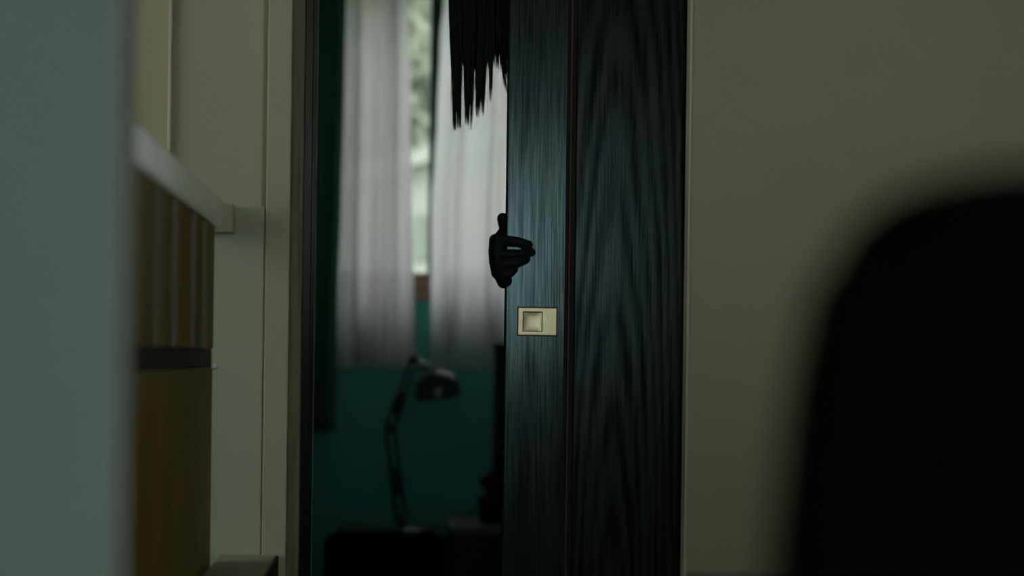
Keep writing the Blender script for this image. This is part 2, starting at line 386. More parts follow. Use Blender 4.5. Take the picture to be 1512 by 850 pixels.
put2(obj('plate', bm, 'brass'), pull, pw)
bm = bmesh.new(); g = 0.0023
for (a, b, c, d) in ((pl_x0-g, pl_x1+g, pl_z1, pl_z1+g), (pl_x0-g, pl_x1+g, pl_z0-g, pl_z0), (pl_x0-g, pl_x0, pl_z0, pl_z1), (pl_x1, pl_x1+g, pl_z0, pl_z1)):
    box(bm, a, b, Y_D-0.0006, Y_D, c, d)
put2(obj('plate_shadow', bm, 'brass_shade'), pull, pw)  # dark outline painted as the shadow gap around the plate
bm = bmesh.new(); g = 0.0013
for (a, b, c, d) in ((sq[0], sq[1], sq[3]-g*1.5, sq[3]), (sq[0], sq[1], sq[2], sq[2]+g), (sq[0], sq[0]+g, sq[2], sq[3]), (sq[1]-g, sq[1], sq[2], sq[3])):
    box(bm, a, b, Y_D-0.0006, Y_D+0.004, c, d)
put2(obj('recess_shade', bm, 'brass_shade'), pull, pw)  # dark outline, thicker on top, painted as shade in the recess
bm = bmesh.new()                       # dished bottom of the recess
x0, x1_, z0, z1 = sq[0]+g, sq[1]-g, sq[2]+g, sq[3]-g*1.5
N = 10; V = [[bm.verts.new((x0+(x1_-x0)*i/N, Y_D+0.0004+0.0010*(1-((2*i/N-1)**4))*(1-((2*j/N-1)**4)), z0+(z1-z0)*j/N)) for j in range(N+1)] for i in range(N+1)]
for i in range(N):
    for j in range(N): bm.faces.new((V[i][j], V[i+1][j], V[i+1][j+1], V[i][j+1]))
put2(obj('recess_dish', bm, 'brass', smooth=True), pull, pw)

# windows
wb = empty('window_1', (0, Y_FAR+0.04, WIN_B[2])); struct(wb, 'window of the far room behind white sheer curtains')
a, b, c, d = WIN_B
ya, yb = Y_FAR+0.03, Y_FAR+0.08
zsill = Z(403, Y_FAR, 623)
xm = X(646, Y_FAR+0.03, 150)
put(obj('frame_post', bbox(a, a+0.045, ya, yb, c, d, 0.003), 'win_frame'), wb)
put(obj('frame_post', bbox(b-0.045, b, ya, yb, c, d, 0.003), 'win_frame'), wb)
put(obj('frame_head', bbox(a+0.045, b-0.045, ya, yb, d-0.045, d, 0.003), 'win_frame'), wb)
put(obj('mullion', bbox(xm-0.024, xm+0.028, ya-0.01, yb, zsill, d-0.045, 0.003), 'win_frame'), wb)
put(obj('sill', bbox(a, b, Y_FAR-0.006, Y_FAR+0.09, zsill-0.085, zsill, 0.004), 'sill'), wb)
put(obj('pane', bbox(a+0.045, xm-0.024, ya+0.022, ya+0.027, zsill, d-0.045), 'glass'), wb)
put(obj('pane', bbox(xm+0.028, b-0.045, ya+0.022, ya+0.027, zsill, d-0.045), 'glass'), wb)
wa = empty('window_2', (0, Y_BACK-0.06, WIN_A[2])); struct(wa)
a, b, c, d = WIN_A; ya, yb = Y_BACK-0.08, Y_BACK-0.03
for (p, q, r, s) in ((a, a+0.04, c, d), (b-0.04, b, c, d), (a+0.04, b-0.04, c, c+0.04), (a+0.04, b-0.04, d-0.04, d)):
    put(obj('frame_bar', bbox(p, q, ya, yb, r, s, 0.003), 'win_white'), wa)
put(obj('pane', bbox(a+0.04, b-0.04, ya+0.022, ya+0.027, c+0.04, d-0.04), 'glass'), wa)

for nm, xw, hole in (('fill_window_left', XL-0.055, WIN_FILL_C), ('fill_window_right', XR+0.055, WIN_FILL_D)):  # both windows are added out of view to light the front room
    a, b, c, d = hole; wc = empty(nm, (xw, a, c)); struct(wc)
    for (p, q, r, t) in ((a, a+0.04, c, d), (b-0.04, b, c, d), (a+0.04, b-0.04, c, c+0.04), (a+0.04, b-0.04, d-0.04, d)):
        put(obj('frame_bar', bbox(xw-0.025, xw+0.025, p, q, r, t, 0.003), 'win_white'), wc)
    put(obj('pane', bbox(xw-0.0025, xw+0.0025, a+0.04, b-0.04, c+0.04, d-0.04), 'glass'), wc)

# ------------------------------------------------------------------ partition with pale top rail
xr = -0.2335                                  # right face of the boards
py0, py1 = 1.17, 2.215
part = empty('slatted_partition', (xr-0.02, py0, 0))
tag(part, 'brown wooden slatted partition with a pale top rail, behind the grey wall end', 'partition')
zr1, zr0 = Z(286, 2.20, 318), Z(333, 2.20, 318)
put(obj('top_rail', bbox(xr-0.05, xr+0.004, py0, py1+0.045, zr0, zr1, 0.006, 3), 'rail'), part)
put(obj('end_block', bbox(xr-0.03, X(344, 2.27, 315), py1+0.050, 2.299, zr0-0.003, zr1-0.006, 0.001), 'end_block'), part)
zc0, zc1 = Z(545, 1.9, 260), Z(513, 1.9, 260)
joints = [1.17, 1.33, 1.49, 1.65, 1.79, 1.955, 2.075, 2.215]
for i, (p, q) in enumerate(zip(joints, joints[1:])):
    put(obj('board', bbox(xr-0.022, xr+random.uniform(-0.0015, 0.0005), p+0.002, q-0.002, zc1, zr0, 0.0015), 'board'), part)
    if i: put(obj('batten', bbox(xr-0.002, xr+0.0045, p-0.005, p+0.007, zc1, zr0-0.004, 0.001), 'batten'), part)
put(obj('cross_rail', bbox(xr-0.026, xr-0.003, py0, py1-0.004, zc0, zc1, 0.002), 'board_dark'), part)
low = [1.17, 1.45, 1.72, 1.90, 2.06, 2.213]
for p, q in zip(low, low[1:]):
    put(obj('lower_board', bbox(xr-0.022, xr+random.uniform(-0.002, 0.001), p+0.0015, q-0.0015, 0.02, zc0, 0.002), 'board'), part)
kb = bmesh.new(); kc = P(313, 540, 2.21)
lathe(kb, [(0, -0.004), (0.004, -0.003), (0.0055, 0.002), (0.005, 0.006), (0, 0.008)], kc, Vector((1, -0.4, 0)), 14)
put(obj('latch_knob', kb, 'rail', smooth=True), part)

# low cabinet whose top corner shows at the bottom edge
zt = Z(818, 2.30, 350)
lc = empty('low_cabinet', (-0.35, 1.95, 0)); tag(lc, 'low cabinet with a pale top and dark edge beneath the half wall', 'cabinet')
xk = X(407, 2.295, 815); th = 0.024
bm = bmesh.new()
x388 = X(388, 2.30, 560)+0.001
out = [(xr+0.004, 1.80), (xk, 1.80), (xk, 2.2955), (x388, 2.2955), (x388, 2.2990), (xr+0.004, 2.2990)]
lo = [bm.verts.new((x, y, zt-th)) for x, y in out]; hi = [bm.verts.new((x, y, zt)) for x, y in out]
bm.faces.new(lo[::-1]); bm.faces.new(hi)
for i in range(6): bm.faces.new((lo[i], lo[(i+1) % 6], hi[(i+1) % 6], hi[i]))
put(obj('top', bm, 'shelf_top'), lc)
put(obj('edge_band', bbox(xk, xk+0.004, 1.80, 2.2955, zt-th-0.004, zt, 0.0008), 'shelf_edge'), lc)
put(obj('body', bbox(xr+0.006, xk-0.006, 1.82, 2.246, 0.05, zt-th, 0.002), 'shelf_edge'), lc)
put(obj('plinth', bbox(xr+0.012, xk-0.014, 1.84, 2.24, 0, 0.05), 'shelf_edge'), lc)

# ------------------------------------------------------------------ curtains of the far room
def curtain(name, m, left, right, y0, z_top, z_bot, folds, amp, seed, nx=240, nz=90, hem=0.0):
    """cloth hung in folds; left/right give the edges' x for a height"""
    rnd = random.Random(seed); ph = [rnd.uniform(0, 6.28) for _ in range(6)]
    bm = bmesh.new(); G = []
    for j in range(nz+1):
        t = j/nz; z = z_top+(z_bot-z_top)*t; row = []
        l, r = left(z), right(z)
        for i in range(nx+1):
            u = i/nx
            uu = u+0.022*math.sin(2*math.pi*u*2.3+ph[0]+0.5*t)+0.012*math.sin(2*math.pi*u*5.1+ph[1]-0.6*t)
            f = math.sin(2*math.pi*folds*uu+ph[2])+0.45*math.sin(2*math.pi*folds*1.9*uu+ph[3]+0.8*t)+0.3*math.sin(2*math.pi*folds*0.53*uu+ph[4])
            a = amp*(0.65+0.35*t)
            row.append(bm.verts.new((l+(r-l)*u+0.25*a*math.cos(2*math.pi*folds*uu+ph[2]), y0+a*f, z+hem*math.sin(9*u+ph[5])*t**8)))
        G.append(row)
    for j in range(nz):
        for i in range(nx): bm.faces.new((G[j][i], G[j][i+1], G[j+1][i+1], G[j+1][i]))
    return obj(name, bm, m, smooth=True)
def edge(pts, d):
    """piecewise-linear edge given as photo points (x, y) at depth d"""
    w = sorted(((P(px, py, d).z, P(px, py, d).x) for px, py in pts))
    def f(z):
        if z <= w[0][0]: return w[0][1]
        for (za, xa), (zb, xb) in zip(w, w[1:]):
            if z <= zb:
                s = (z-za)/(zb-za); s = s*s*(3-2*s); return xa+(xb-xa)*s
        return w[-1][1]
    return f
Y_S = 5.0
ztop = 2.25; zbs = Z(545, Y_S, 600)
rod = empty('curtain_rod', (0.25, Y_S, ztop)); tag(rod, 'dark curtain rod above the far window', 'curtain rod')
bm = bmesh.new(); tube(bm, [(-0.75, Y_S+0.06, ztop+0.02), (1.25, Y_S+0.06, ztop+0.02)], [0.012, 0.012], 12); put(obj('pole', bm, 'frame_dark', smooth=True), rod)
for s in (-0.70, 1.20):
    put(obj('bracket', bbox(s-0.01, s+0.01, Y_S+0.06, Y_FAR, ztop+0.01, ztop+0.03), 'frame_dark'), rod)
c1 = curtain('sheer_curtain', 'sheer', edge([(500, 0), (488, 545)], Y_S), edge([(594, -150), (597, 0), (600, 120), (601, 300), (603, 430), (606, 545)], Y_S), Y_S, ztop, zbs, 2.7, 0.066, 3)
tag(c1, 'white sheer curtain left of the open gap at the window', 'curtain', 'sheer curtains at the far window')
c2 = curtain('sheer_curtain', 'sheer', edge([(668, -140), (653, 0), (648, 60), (643, 180), (639, 240), (635, 300), (634, 430), (634, 545)], Y_S), edge([(945, 0), (945, 545)], Y_S), Y_S-0.004, ztop, zbs, 4.2, 0.022, 11, nx=360)
tag(c2, 'white sheer curtain between the open gap and the sliding door', 'curtain', 'sheer curtains at the far window')
d1 = curtain('drape', 'drape', edge([(380, 0), (380, 640)], 4.84), edge([(512, -100), (510, 0), (508, 120), (503, 300), (498, 430), (494, 640)], 4.84), 4.84, ztop, Z(636, 4.84, 480), 4.5, 0.022, 5, nx=120)
tag(d1, 'dark green heavy drape hanging left of the white sheer curtains', 'drape')

# ------------------------------------------------------------------ garden outside
g = obj('ground', bbox(-12, 14, Y_FAR+0.12, 26, -0.35, -0.25), 'grass'); struct(g)
D = 10.0
shed = empty('garden_shed', (0.5, D, -0.25)); tag(shed, 'white garden shed seen through the gap between the sheer curtains', 'shed')
xa, xb_ = X(470, D), X(860, D)
zl, zr_ = Z(290, D), Z(175, D)
bm = bmesh.new(); prism(bm, [(xa, -0.25), (xb_, -0.25), (xb_, zr_), (xa, zl)], D, D+1.6); put(obj('wall', bm, 'shed'), shed)
bm = bmesh.new(); prism(bm, [(xa-0.1, zl-0.03), (xb_+0.1, zr_+0.03), (xb_+0.1, zr_+0.12), (xa-0.1, zl+0.06)], D-0.15, D+1.7); put(obj('roof', bm, 'shed_roof'), shed)
put(obj('shutter', bbox(X(613, D), X(630, D), D-0.03, D, Z(384, D), Z(318, D), 0.004), 'shed_win'), shed)
def tree(label, x, y, h, rx, rz, n, seed):
    rnd = random.Random(seed)
    t = empty('garden_tree', (x, y, -0.25)); tag(t, label, 'tree', 'trees beyond the far window')
    bm = bmesh.new(); tube(bm, [(x, y, -0.25), (x+0.05, y, h*0.5), (x, y+0.05, h)], [0.14, 0.10, 0.05], 9); put(obj('trunk', bm, 'trunk', smooth=True), t)
    bm = bmesh.new()
    for _ in range(n):
        while True:
            p = Vector((rnd.uniform(-1, 1), rnd.uniform(-1, 1), rnd.uniform(-1, 1)))
            if 0.25 < p.length < 1: break
        c = Vector((x+p.x*rx, y+p.y*rx, h+p.z*rz)); s = rnd.uniform(0.07, 0.16)
        u = Vector((rnd.gauss(0, 1), rnd.gauss(0, 1), rnd.gauss(0, 1))).normalized(); v = u.orthogonal().normalized()
        vs_ = [bm.verts.new(q) for q in (c-u*s, c+v*s*0.45, c+u*s, c-v*s*0.45)]; bm.faces.new(vs_)
    f = put(obj('foliage', bm, 'leaf'), t); f['kind'] = 'stuff'
tree('pale green leafy tree outside, left of the window mullion', 0.2, 14.2, 2.9, 1.9, 2.3, 9000, 1)
tree('pale green leafy tree outside, right behind the curtain', 4.2, 15.5, 3.0, 1.9, 2.2, 3500, 2)

hg = empty('garden_hedge', (1, 18, -0.25)); tag(hg, 'tall pale green hedge closing the garden behind the shed', 'hedge')
put(obj('core', bbox(-6, 8, 18.2, 19.0, -0.25, 4.9, 0.2), 'leaf'), hg)
rnd = random.Random(9); bm = bmesh.new()
for _ in range(9000):
    c = Vector((rnd.uniform(-6, 8), 18.15+rnd.gauss(0, 0.08), rnd.uniform(-0.2, 5.1))); sz = rnd.uniform(0.07, 0.17)
    u = Vector((rnd.gauss(0, 1), rnd.gauss(0, 0.6), rnd.gauss(0, 1))).normalized(); v = u.orthogonal().normalized()
    bm.faces.new([bm.verts.new(q) for q in (c-u*sz, c+v*sz*0.45, c+u*sz, c-v*sz*0.45)])
put(obj('foliage', bm, 'leaf'), hg)['kind'] = 'stuff'

# ------------------------------------------------------------------ furniture of the far room
D = 4.5
zt_ = Z(787, D, 590)
tb = empty('low_table', (X(590, D), 4.5, 0)); tag(tb, 'dark low table carrying the desk lamp', 'table')
tx0, tx1 = X(500, D), X(667, 4.3)-0.012
put(obj('table_top', bbox(tx0, tx1, 4.3, 4.72, zt_-0.025, zt_, 0.004), 'furn_top'), tb)
for sx in (tx0+0.02, tx1-0.05):
    for sy in (4.32, 4.67): put(obj('leg', bbox(sx, sx+0.03, sy, sy+0.03, 0, zt_-0.025, 0.003), 'furn'), tb)

lamp = empty('desk_lamp', P(592, 780, D)); tag(lamp, 'dark jointed desk lamp with a domed shade on the low table', 'lamp')
def L(px, py, dd=0): return P(px, py, D+dd)
bm = bmesh.new(); lathe(bm, [(0, 0), (0.072, 0), (0.074, 0.006), (0.068, 0.014), (0.03, 0.020), (0.012, 0.024), (0.012, 0.035), (0, 0.036)], Vector((L(598, 786).x, D, zt_)), n=32)
put(obj('base', bm, 'lamp', smooth=True), lamp)
j0, j1, j2 = L(592, 768), L(576, 632), L(611, 531)
for s in (-0.012, 0.012):
    off = Vector((s, 0, 0)); bm = bmesh.new(); tube(bm, [j0+off, j1+off], [0.004, 0.004], 8); put(obj('lower_arm', bm, 'lamp_dark', smooth=True), lamp)
    bm = bmesh.new(); tube(bm, [j1+off*0.9, j2+off*0.7], [0.004, 0.004], 8); put(obj('upper_arm', bm, 'lamp_dark', smooth=True), lamp)
def spring(a, b, r, turns):
    a, b = Vector(a), Vector(b); d = (b-a); u = d.orthogonal().normalized(); v = d.normalized().cross(u)
    pts = [a+d*(k/(turns*10))+(u*math.cos(k*0.628)+v*math.sin(k*0.628))*r for k in range(turns*10+1)]
    bm = bmesh.new(); tube(bm, pts, [0.0016]*len(pts), 5); return bm
sp = j1.lerp(j2, 0.22); sq_ = j1.lerp(j2, 0.52)
put(obj('spring', spring(sp, sq_, 0.009, 12), 'lamp_dark', smooth=True), lamp)
put(obj('spring', spring(j0.lerp(j1, 0.28), j0.lerp(j1, 0.58), 0.008, 12), 'lamp_dark', smooth=True), lamp)
for nm, j, r in (('joint', j0, 0.014), ('joint', j1, 0.014), ('joint', j2, 0.012)):
    bm = bmesh.new(); lathe(bm, [(0, -0.02), (r, -0.018), (r, 0.018), (0, 0.02)], j, Vector((0, 1, 0)), 16); put(obj(nm, bm, 'lamp_dark', smooth=False), lamp)
for c in (L(614, 524, -0.02), L(613, 540, -0.02)):
    bm = bmesh.new(); lathe(bm, [(0, -0.008), (0.007, -0.006), (0.008, 0), (0.007, 0.006), (0, 0.008)], c, Vector((0, 1, 0)), 14); put(obj('knob', bm, 'lamp_metal', smooth=True), lamp)
bm = bmesh.new(); tube(bm, [j2, L(620, 536), L(634, 547)], [0.008, 0.010, 0.014], 12); put(obj('neck', bm, 'lamp_metal', smooth=True), lamp)
ax = Vector((-0.16, -0.10, 1)).normalized(); hc = L(648, 586)
R = 0.060
prof = [(R, 0.0), (R*1.0, 0.012), (R*0.97, 0.028), (R*0.89, 0.044), (R*0.73, 0.057), (R*0.50, 0.066), (R*0.25, 0.071), (0.0, 0.073), (0.0, 0.071), (R*0.24, 0.069), (R*0.49, 0.064), (R*0.71, 0.055), (R*0.87, 0.042), (R*0.95, 0.026), (R*0.98, 0.012), (R*0.98, 0.0), (R, 0.0)]
bm = bmesh.new(); lathe(bm, prof, hc, ax, 40); put(obj('shade', bm, 'lamp', smooth=True), lamp)
bm = bmesh.new(); lathe(bm, [(0, 0.012), (0.016, 0.018), (0.024, 0.034), (0.018, 0.052), (0.012, 0.06), (0.012, 0.078), (0, 0.078)], hc, ax, 20); put(obj('bulb', bm, 'win_white', smooth=True), lamp)

# low rounded chair in front of the table
D = 4.02
rc = empty('floor_chair', (X(575, D), D, 0)); tag(rc, 'black low chair with a rounded back in front of the lamp table', 'chair')
ox0, ox1, oz = X(484, D), X(664, D), Z(786, D, 570)
def rrect(x0, x1, z0, z1, r, n=8):
    pts = [(x1, z0)]
    for k in range(n+1): a = math.pi/2*k/n; pts.append((x1-r+r*math.cos(a), z1-r+r*math.sin(a)))
    for k in range(n+1): a = math.pi/2+math.pi/2*k/n; pts.append((x0+r+r*math.cos(a), z1-r+r*math.sin(a)))
    pts.append((x0, z0)); return pts
bm = bmesh.new(); prism(bm, rrect(ox0, ox1, 0.12, oz, 0.035), D-0.03, D+0.03); bmesh.ops.bevel(bm, geom=[e for e in bm.edges if abs(e.verts[0].co.y-e.verts[1].co.y) < 1e-6], offset=0.012, segments=2, affect='EDGES')
put(obj('backrest', bm, 'fabric', smooth=False), rc)
put(obj('seat', bbox(ox0, ox1, D+0.031, D+0.24, 0.12, 0.20, 0.015), 'fabric'), rc)
for sx in (ox0+0.01, ox1-0.035):
    for sy in (D-0.015, D+0.20): put(obj('leg', bbox(sx, sx+0.025, sy, sy+0.025, 0, 0.12), 'chair_leg'), rc)

# cabinet by the sliding door with a red plant, tall dark cabinet behind
D = 4.3
sc_ = empty('side_cabinet', (X(720, D), D, 0)); zs_ = Z(776, D, 705)
tag(sc_, 'dark low side cabinet under the red plant, near the sliding door', 'cabinet')
sx0, sx1 = X(669, D), X(669, D)+0.42
put(obj('top', bbox(sx0-0.006, sx1, D-0.01, D+0.32, zs_-0.018, zs_, 0.002), 'furn_top'), sc_)
put(obj('body', bbox(sx0, sx1-0.006, D, D+0.31, 0.04, zs_-0.018, 0.002), 'furn'), sc_)
for k in range(2):
    dz0 = 0.06+k*(zs_-0.1)/2
    dr = put(obj('drawer', bbox(sx0+0.01, sx1-0.016, D-0.012, D, dz0, dz0+(zs_-0.12)/2, 0.002), 'furn'), sc_)
put(obj('plinth', bbox(sx0+0.01, sx1-0.01, D+0.01, D+0.30, 0, 0.04), 'furn'), sc_)
pp = P(727, 773, D+0.10); pp.z = zs_
pl = empty('potted_plant', pp); tag(pl, 'small plant with dark red leaves in a dark pot on the side cabinet', 'plant')
bm = bmesh.new(); lathe(bm, [(0, 0), (0.032, 0), (0.040, 0.06), (0.042, 0.066), (0.038, 0.066), (0.036, 0.058), (0, 0.056)], pp, n=24); put(obj('pot', bm, 'pot', smooth=True), pl)
rnd = random.Random(4)
for k in range(26):
    bm = bmesh.new(); a = rnd.uniform(0, 6.28); r = rnd.uniform(0.015, 0.05); h = rnd.uniform(0.085, 0.135)
    tip = pp+Vector((math.cos(a)*r, math.sin(a)*r, h)); base = pp+Vector((math.cos(a)*0.008, math.sin(a)*0.008, 0.055))
    mid = base.lerp(tip, 0.6)+Vector((0, 0, 0.015)); sd = Vector((-math.sin(a), math.cos(a), 0))*rnd.uniform(0.010, 0.016)
    q = [bm.verts.new(v) for v in (base, mid-sd, tip, mid+sd, mid+Vector((0, 0, 0.004)))]
    for i in range(4): bm.faces.new((q[i], q[(i+1) % 4], q[4]))
    put(obj('leaf', bm, 'redleaf'), pl)
D = 4.66
tc_ = empty('tall_cabinet', (X(740, D), D, 0)); tag(tc_, 'dark narrow cabinet against the far wall, half hidden by the sliding door', 'cabinet')
cx0 = X(733, D, 560); zc_ = Z(507, D, 740)
put(obj('body', bbox(cx0, cx0+0.45, D, D+0.14, 0.0, zc_-0.02, 0.003), 'cab_green'), tc_)
put(obj('top', bbox(cx0-0.004, cx0+0.454, D-0.006, D+0.14, zc_-0.02, zc_, 0.003), 'cab_green'), tc_)
put(obj('door', bbox(cx0+0.012, cx0+0.22, D-0.014, D, 0.03, zc_-0.03, 0.002), 'cab_green'), tc_)
put(obj('door', bbox(cx0+0.225, cx0+0.44, D-0.014, D, 0.03, zc_-0.03, 0.002), 'cab_green'), tc_)

# ------------------------------------------------------------------ person behind the door
def H(px, py, y): return P(px, py, y)
cap_bm = bmesh.new()      # hand and forearm, finely meshed
big_bm = bmesh.new()      # the rest of the body
def ball(bm, c, r, sc=(1, 1, 1), u=14, v=9):
    mt = Matrix.Translation(c) @ Matrix.Diagonal((sc[0], sc[1], sc[2], 1))
    bmesh.ops.create_uvsphere(bm, u_segments=u, v_segments=v, radius=r, matrix=mt)
def cone(bm, a, b, ra, rb, n=14):
    a, b = Vector(a), Vector(b)
    ball(bm, a, ra); ball(bm, b, rb)
    d = b-a; L_ = d.length
    if L_ < 1e-5: return
    s = (ra-rb)/L_; s = max(-0.95, min(0.95, s)); c = math.sqrt(1-s*s); d = d/L_
    tube(bm, [a+d*ra*s, b+d*rb*s], [ra*c, rb*c], n)
def chain(bm, pts, rads):
    for i in range(len(pts)-1): cone(bm, pts[i], pts[i+1], rads[i], rads[i+1])
mm = 0.001
fingers = {
 'index':  [H(732, 355, 2.545), H(735, 354, 2.496), H(745, 355, 2.4905), H(765, 356.8, 2.4905), H(780.5, 361.3, 2.4920)],
 'middle': [H(731, 371, 2.545), H(734, 373, 2.494), H(746, 375.3, 2.4895), H(768, 374.6, 2.4890), H(785.5, 372.3, 2.4930)],
 'ring':   [H(732, 387, 2.545), H(735, 388, 2.495), H(746, 389.8, 2.4895), H(763, 388, 2.4895), H(777, 382.5, 2.4920)],
 'little': [H(735, 402, 2.547), H(738, 405, 2.498), H(743, 406, 2.4910), H(752, 403, 2.4905), H(759, 397.5, 2.4925)],
}
frad = {'index': (10, 9.0, 8.2, 7.2, 6.6), 'middle': (10.2, 9.2, 7.8, 6.7, 5.8), 'ring': (10, 9, 8.0, 7.4, 6.4), 'little': (9.5, 9.0, 8.4, 7.4, 6.4)}
wrist = H(800, 392, 2.600)
for k in fingers:
    rr = [r*mm for r in frad[k]]
    chain(cap_bm, fingers[k], rr)
    cone(cap_bm, fingers[k][0], wrist+Vector((0, 0, (fingers[k][0].z-wrist.z)*0.35)), 10.5*mm, 16*mm)
kn = [fingers[k][0] for k in ('index', 'middle', 'ring', 'little')]
chain(cap_bm, kn, [10.2*mm]*4)
kn2 = [fingers[k][1]+Vector((0.001, 0, 0)) for k in ('index', 'middle', 'ring', 'little')]
chain(cap_bm, kn2, [8.6*mm]*4)
# heel of the hand bulging below the little finger, and the thumb up along the door edge
chain(cap_bm, [H(737, 400, 2.535), H(744, 415.5, 2.515), H(747, 414, 2.499)], [11*mm, 10.5*mm, 9.5*mm])
chain(cap_bm, [H(765, 372, 2.570), H(739, 354, 2.535), H(743.8, 339, 2.521), H(742.6, 324, 2.515), H(742.2, 322.5, 2.515)], [14*mm, 12*mm, 6.6*mm, 8.6*mm, 8.6*mm])
elbow = Vector((0.52, 2.70, 0.99)); sho = Vector((0.44, 2.82, 1.335))
chain(cap_bm, [wrist, wrist.lerp(elbow, 0.35), elbow], [0.024, 0.034, 0.038])
chain(big_bm, [elbow, sho], [0.038, 0.048])
# trunk, leaning; neck and head bent to the left past the door edge
pel, chest, neck0, neck1 = Vector((0.62, 2.84, 0.88)), Vector((0.54, 2.84, 1.22)), Vector((0.46, 2.82, 1.42)), Vector((0.33, 2.78, 1.53))
chain(big_bm, [pel, Vector((0.58, 2.84, 1.03)), chest, neck0], [0.135, 0.105, 0.115, 0.05])
cone(big_bm, neck0, neck1, 0.048, 0.046)
sho2 = Vector((0.66, 2.84, 1.36))
chain(big_bm, [sho, neck0, sho2], [0.05, 0.06, 0.05])
chain(big_bm, [sho2, Vector((0.74, 2.86, 1.08)), Vector((0.74, 2.80, 0.84)), Vector((0.74, 2.79, 0.76))], [0.048, 0.038, 0.024, 0.03])
for k in range(4): chain(big_bm, [Vector((0.725+0.011*k, 2.79, 0.76)), Vector((0.725+0.011*k, 2.78, 0.69)), Vector((0.727+0.011*k, 2.765, 0.655))], [0.010, 0.008, 0.0065])
for s in (-0.085, 0.085):
    hip = pel+Vector((s, 0, -0.06)); chain(big_bm, [hip, Vector((hip.x, 2.82, 0.46)), Vector((hip.x, 2.85, 0.09)), Vector((hip.x, 2.72, 0.035))], [0.085, 0.055, 0.038, 0.034])
hd = Vector((0.235, 2.755, 1.635))
ball(big_bm, hd, 0.090, (0.92, 1.05, 1.12), 20, 14)
chain(big_bm, [neck1, hd], [0.046, 0.07])
chain(big_bm, [hd+Vector((-0.01, -0.045, -0.05)), hd+Vector((-0.03, -0.062, -0.078))], [0.05, 0.028])      # jaw and chin
chain(big_bm, [hd+Vector((-0.01, -0.092, 0.012)), hd+Vector((-0.022, -0.112, -0.025))], [0.010, 0.014])      # nose
chain(big_bm, [hd+Vector((-0.046, -0.085, -0.052)), hd+Vector((-0.008, -0.089, -0.056))], [0.007, 0.007])     # lips
for s in (-0.084, 0.084): ball(big_bm, hd+Vector((s, 0.0, 0.0)), 0.028, (0.4, 0.7, 1.1))                       # ears
def remeshed(b_, voxel, its):
    me = bpy.data.meshes.new('raw'); b_.to_mesh(me); b_.free()
    raw = bpy.data.objects.new('raw', me); COL.objects.link(raw)
    md = raw.modifiers.new('remesh', 'REMESH'); md.mode = 'VOXEL'; md.voxel_size = voxel
    sm = raw.modifiers.new('smooth', 'SMOOTH'); sm.factor = 0.5; sm.iterations = its
    dg = bpy.context.evaluated_depsgraph_get(); dg.update()
    r = bpy.data.meshes.new_from_object(raw.evaluated_get(dg), depsgraph=dg)
    bpy.data.objects.remove(raw); bpy.data.meshes.remove(me)
    return r
jb = bmesh.new()
for part_me in (remeshed(cap_bm, 0.0011, 3), remeshed(big_bm, 0.006, 3)):
    jb.from_mesh(part_me); bpy.data.meshes.remove(part_me)
body = bpy.data.meshes.new('person'); jb.to_mesh(body); jb.free()
body.name = 'person'; body.materials.clear(); body.materials.append(M['skin'])
for p in body.polygons: p.use_smooth = True
person = bpy.data.objects.new('person', body); COL.objects.link(person)
tag(person, 'person with long black hair leaning out behind the sliding door, dark hand gripping its edge', 'person')
for s in (-0.035, 0.032):
    bm = bmesh.new(); ball(bm, hd+Vector((s-0.008, -0.086, 0.012)), 0.012); o = obj('eye', bm, 'eye', person, True)
# dress
bm = bmesh.new(); rings = []
for c, rx, ry in ((Vector((0.48, 2.83, 1.40)), 0.14, 0.075), (Vector((0.54, 2.84, 1.22)), 0.150, 0.135), (Vector((0.58, 2.84, 1.03)), 0.135, 0.125), (Vector((0.62, 2.84, 0.86)), 0.185, 0.160), (Vector((0.62, 2.84, 0.5)), 0.22, 0.19), (Vector((0.62, 2.84, 0.30)), 0.24, 0.21)):
    rings.append([bm.verts.new(c+Vector((math.cos(2*math.pi*k/40)*rx*(1+0.03*math.sin(8*2*math.pi*k/40)), math.sin(2*math.pi*k/40)*ry, 0))) for k in range(40)])
for A, B in zip(rings, rings[1:]):
    for k in range(40): bm.faces.new((A[k], A[(k+1) % 40], B[(k+1) % 40], B[k]))
obj('dress', bm, 'dress', person, True)
# hair: strands falling from the bent head; (x at the frame's top, x at tip, tip height, count, spread)
bm = bmesh.new()
rnd = random.Random(21)
def strand(xt, xt2, tip, d, w, bow=0.0):
    a = P(xt, -40, d)
    root = hd+Vector((max(-0.05, min(0.05, (a.x-hd.x)*0.6)), (d-hd.y)*0.6, 0.095+rnd.uniform(-0.01, 0.01)))
    sh_ = Vector((a.x, d, hd.z+0.01+rnd.uniform(-0.02, 0.02)))
    pts = [root, root.lerp(sh_, 0.6)+Vector((0, 0, 0.022)), sh_, a]
    for t in (0.25, 0.5, 0.75, 0.92, 1.0):
        py = -40+(tip+40)*t
        pts.append(P(xt+(xt2-xt)*t**2+bow*math.sin(math.pi*t), py, d))
    tube(bm, pts, [w, w, w, w, w, w*0.95, w*0.8, w*0.4, w*0.08], 4)
clumps = [  # x0,x1 at top; x0,x1 at tip; tip y range; strands
 (667, 683, 668, 682, 170, 196, 90), (663, 672, 669, 674, 120, 192, 26), (686, 702, 685, 697, 160, 194, 70), (705, 722, 700, 716, 140, 182, 75),
 (723, 729, 722, 727, 110, 170, 18), (731, 737, 742, 750, 95, 140, 26), (738, 752, 746, 760, 75, 140, 40), (752, 800, 752, 800, 100, 190, 120),
 (666, 752, 669, 752, 70, 118, 190), (684, 690, 684, 692, 90, 190, 12)]
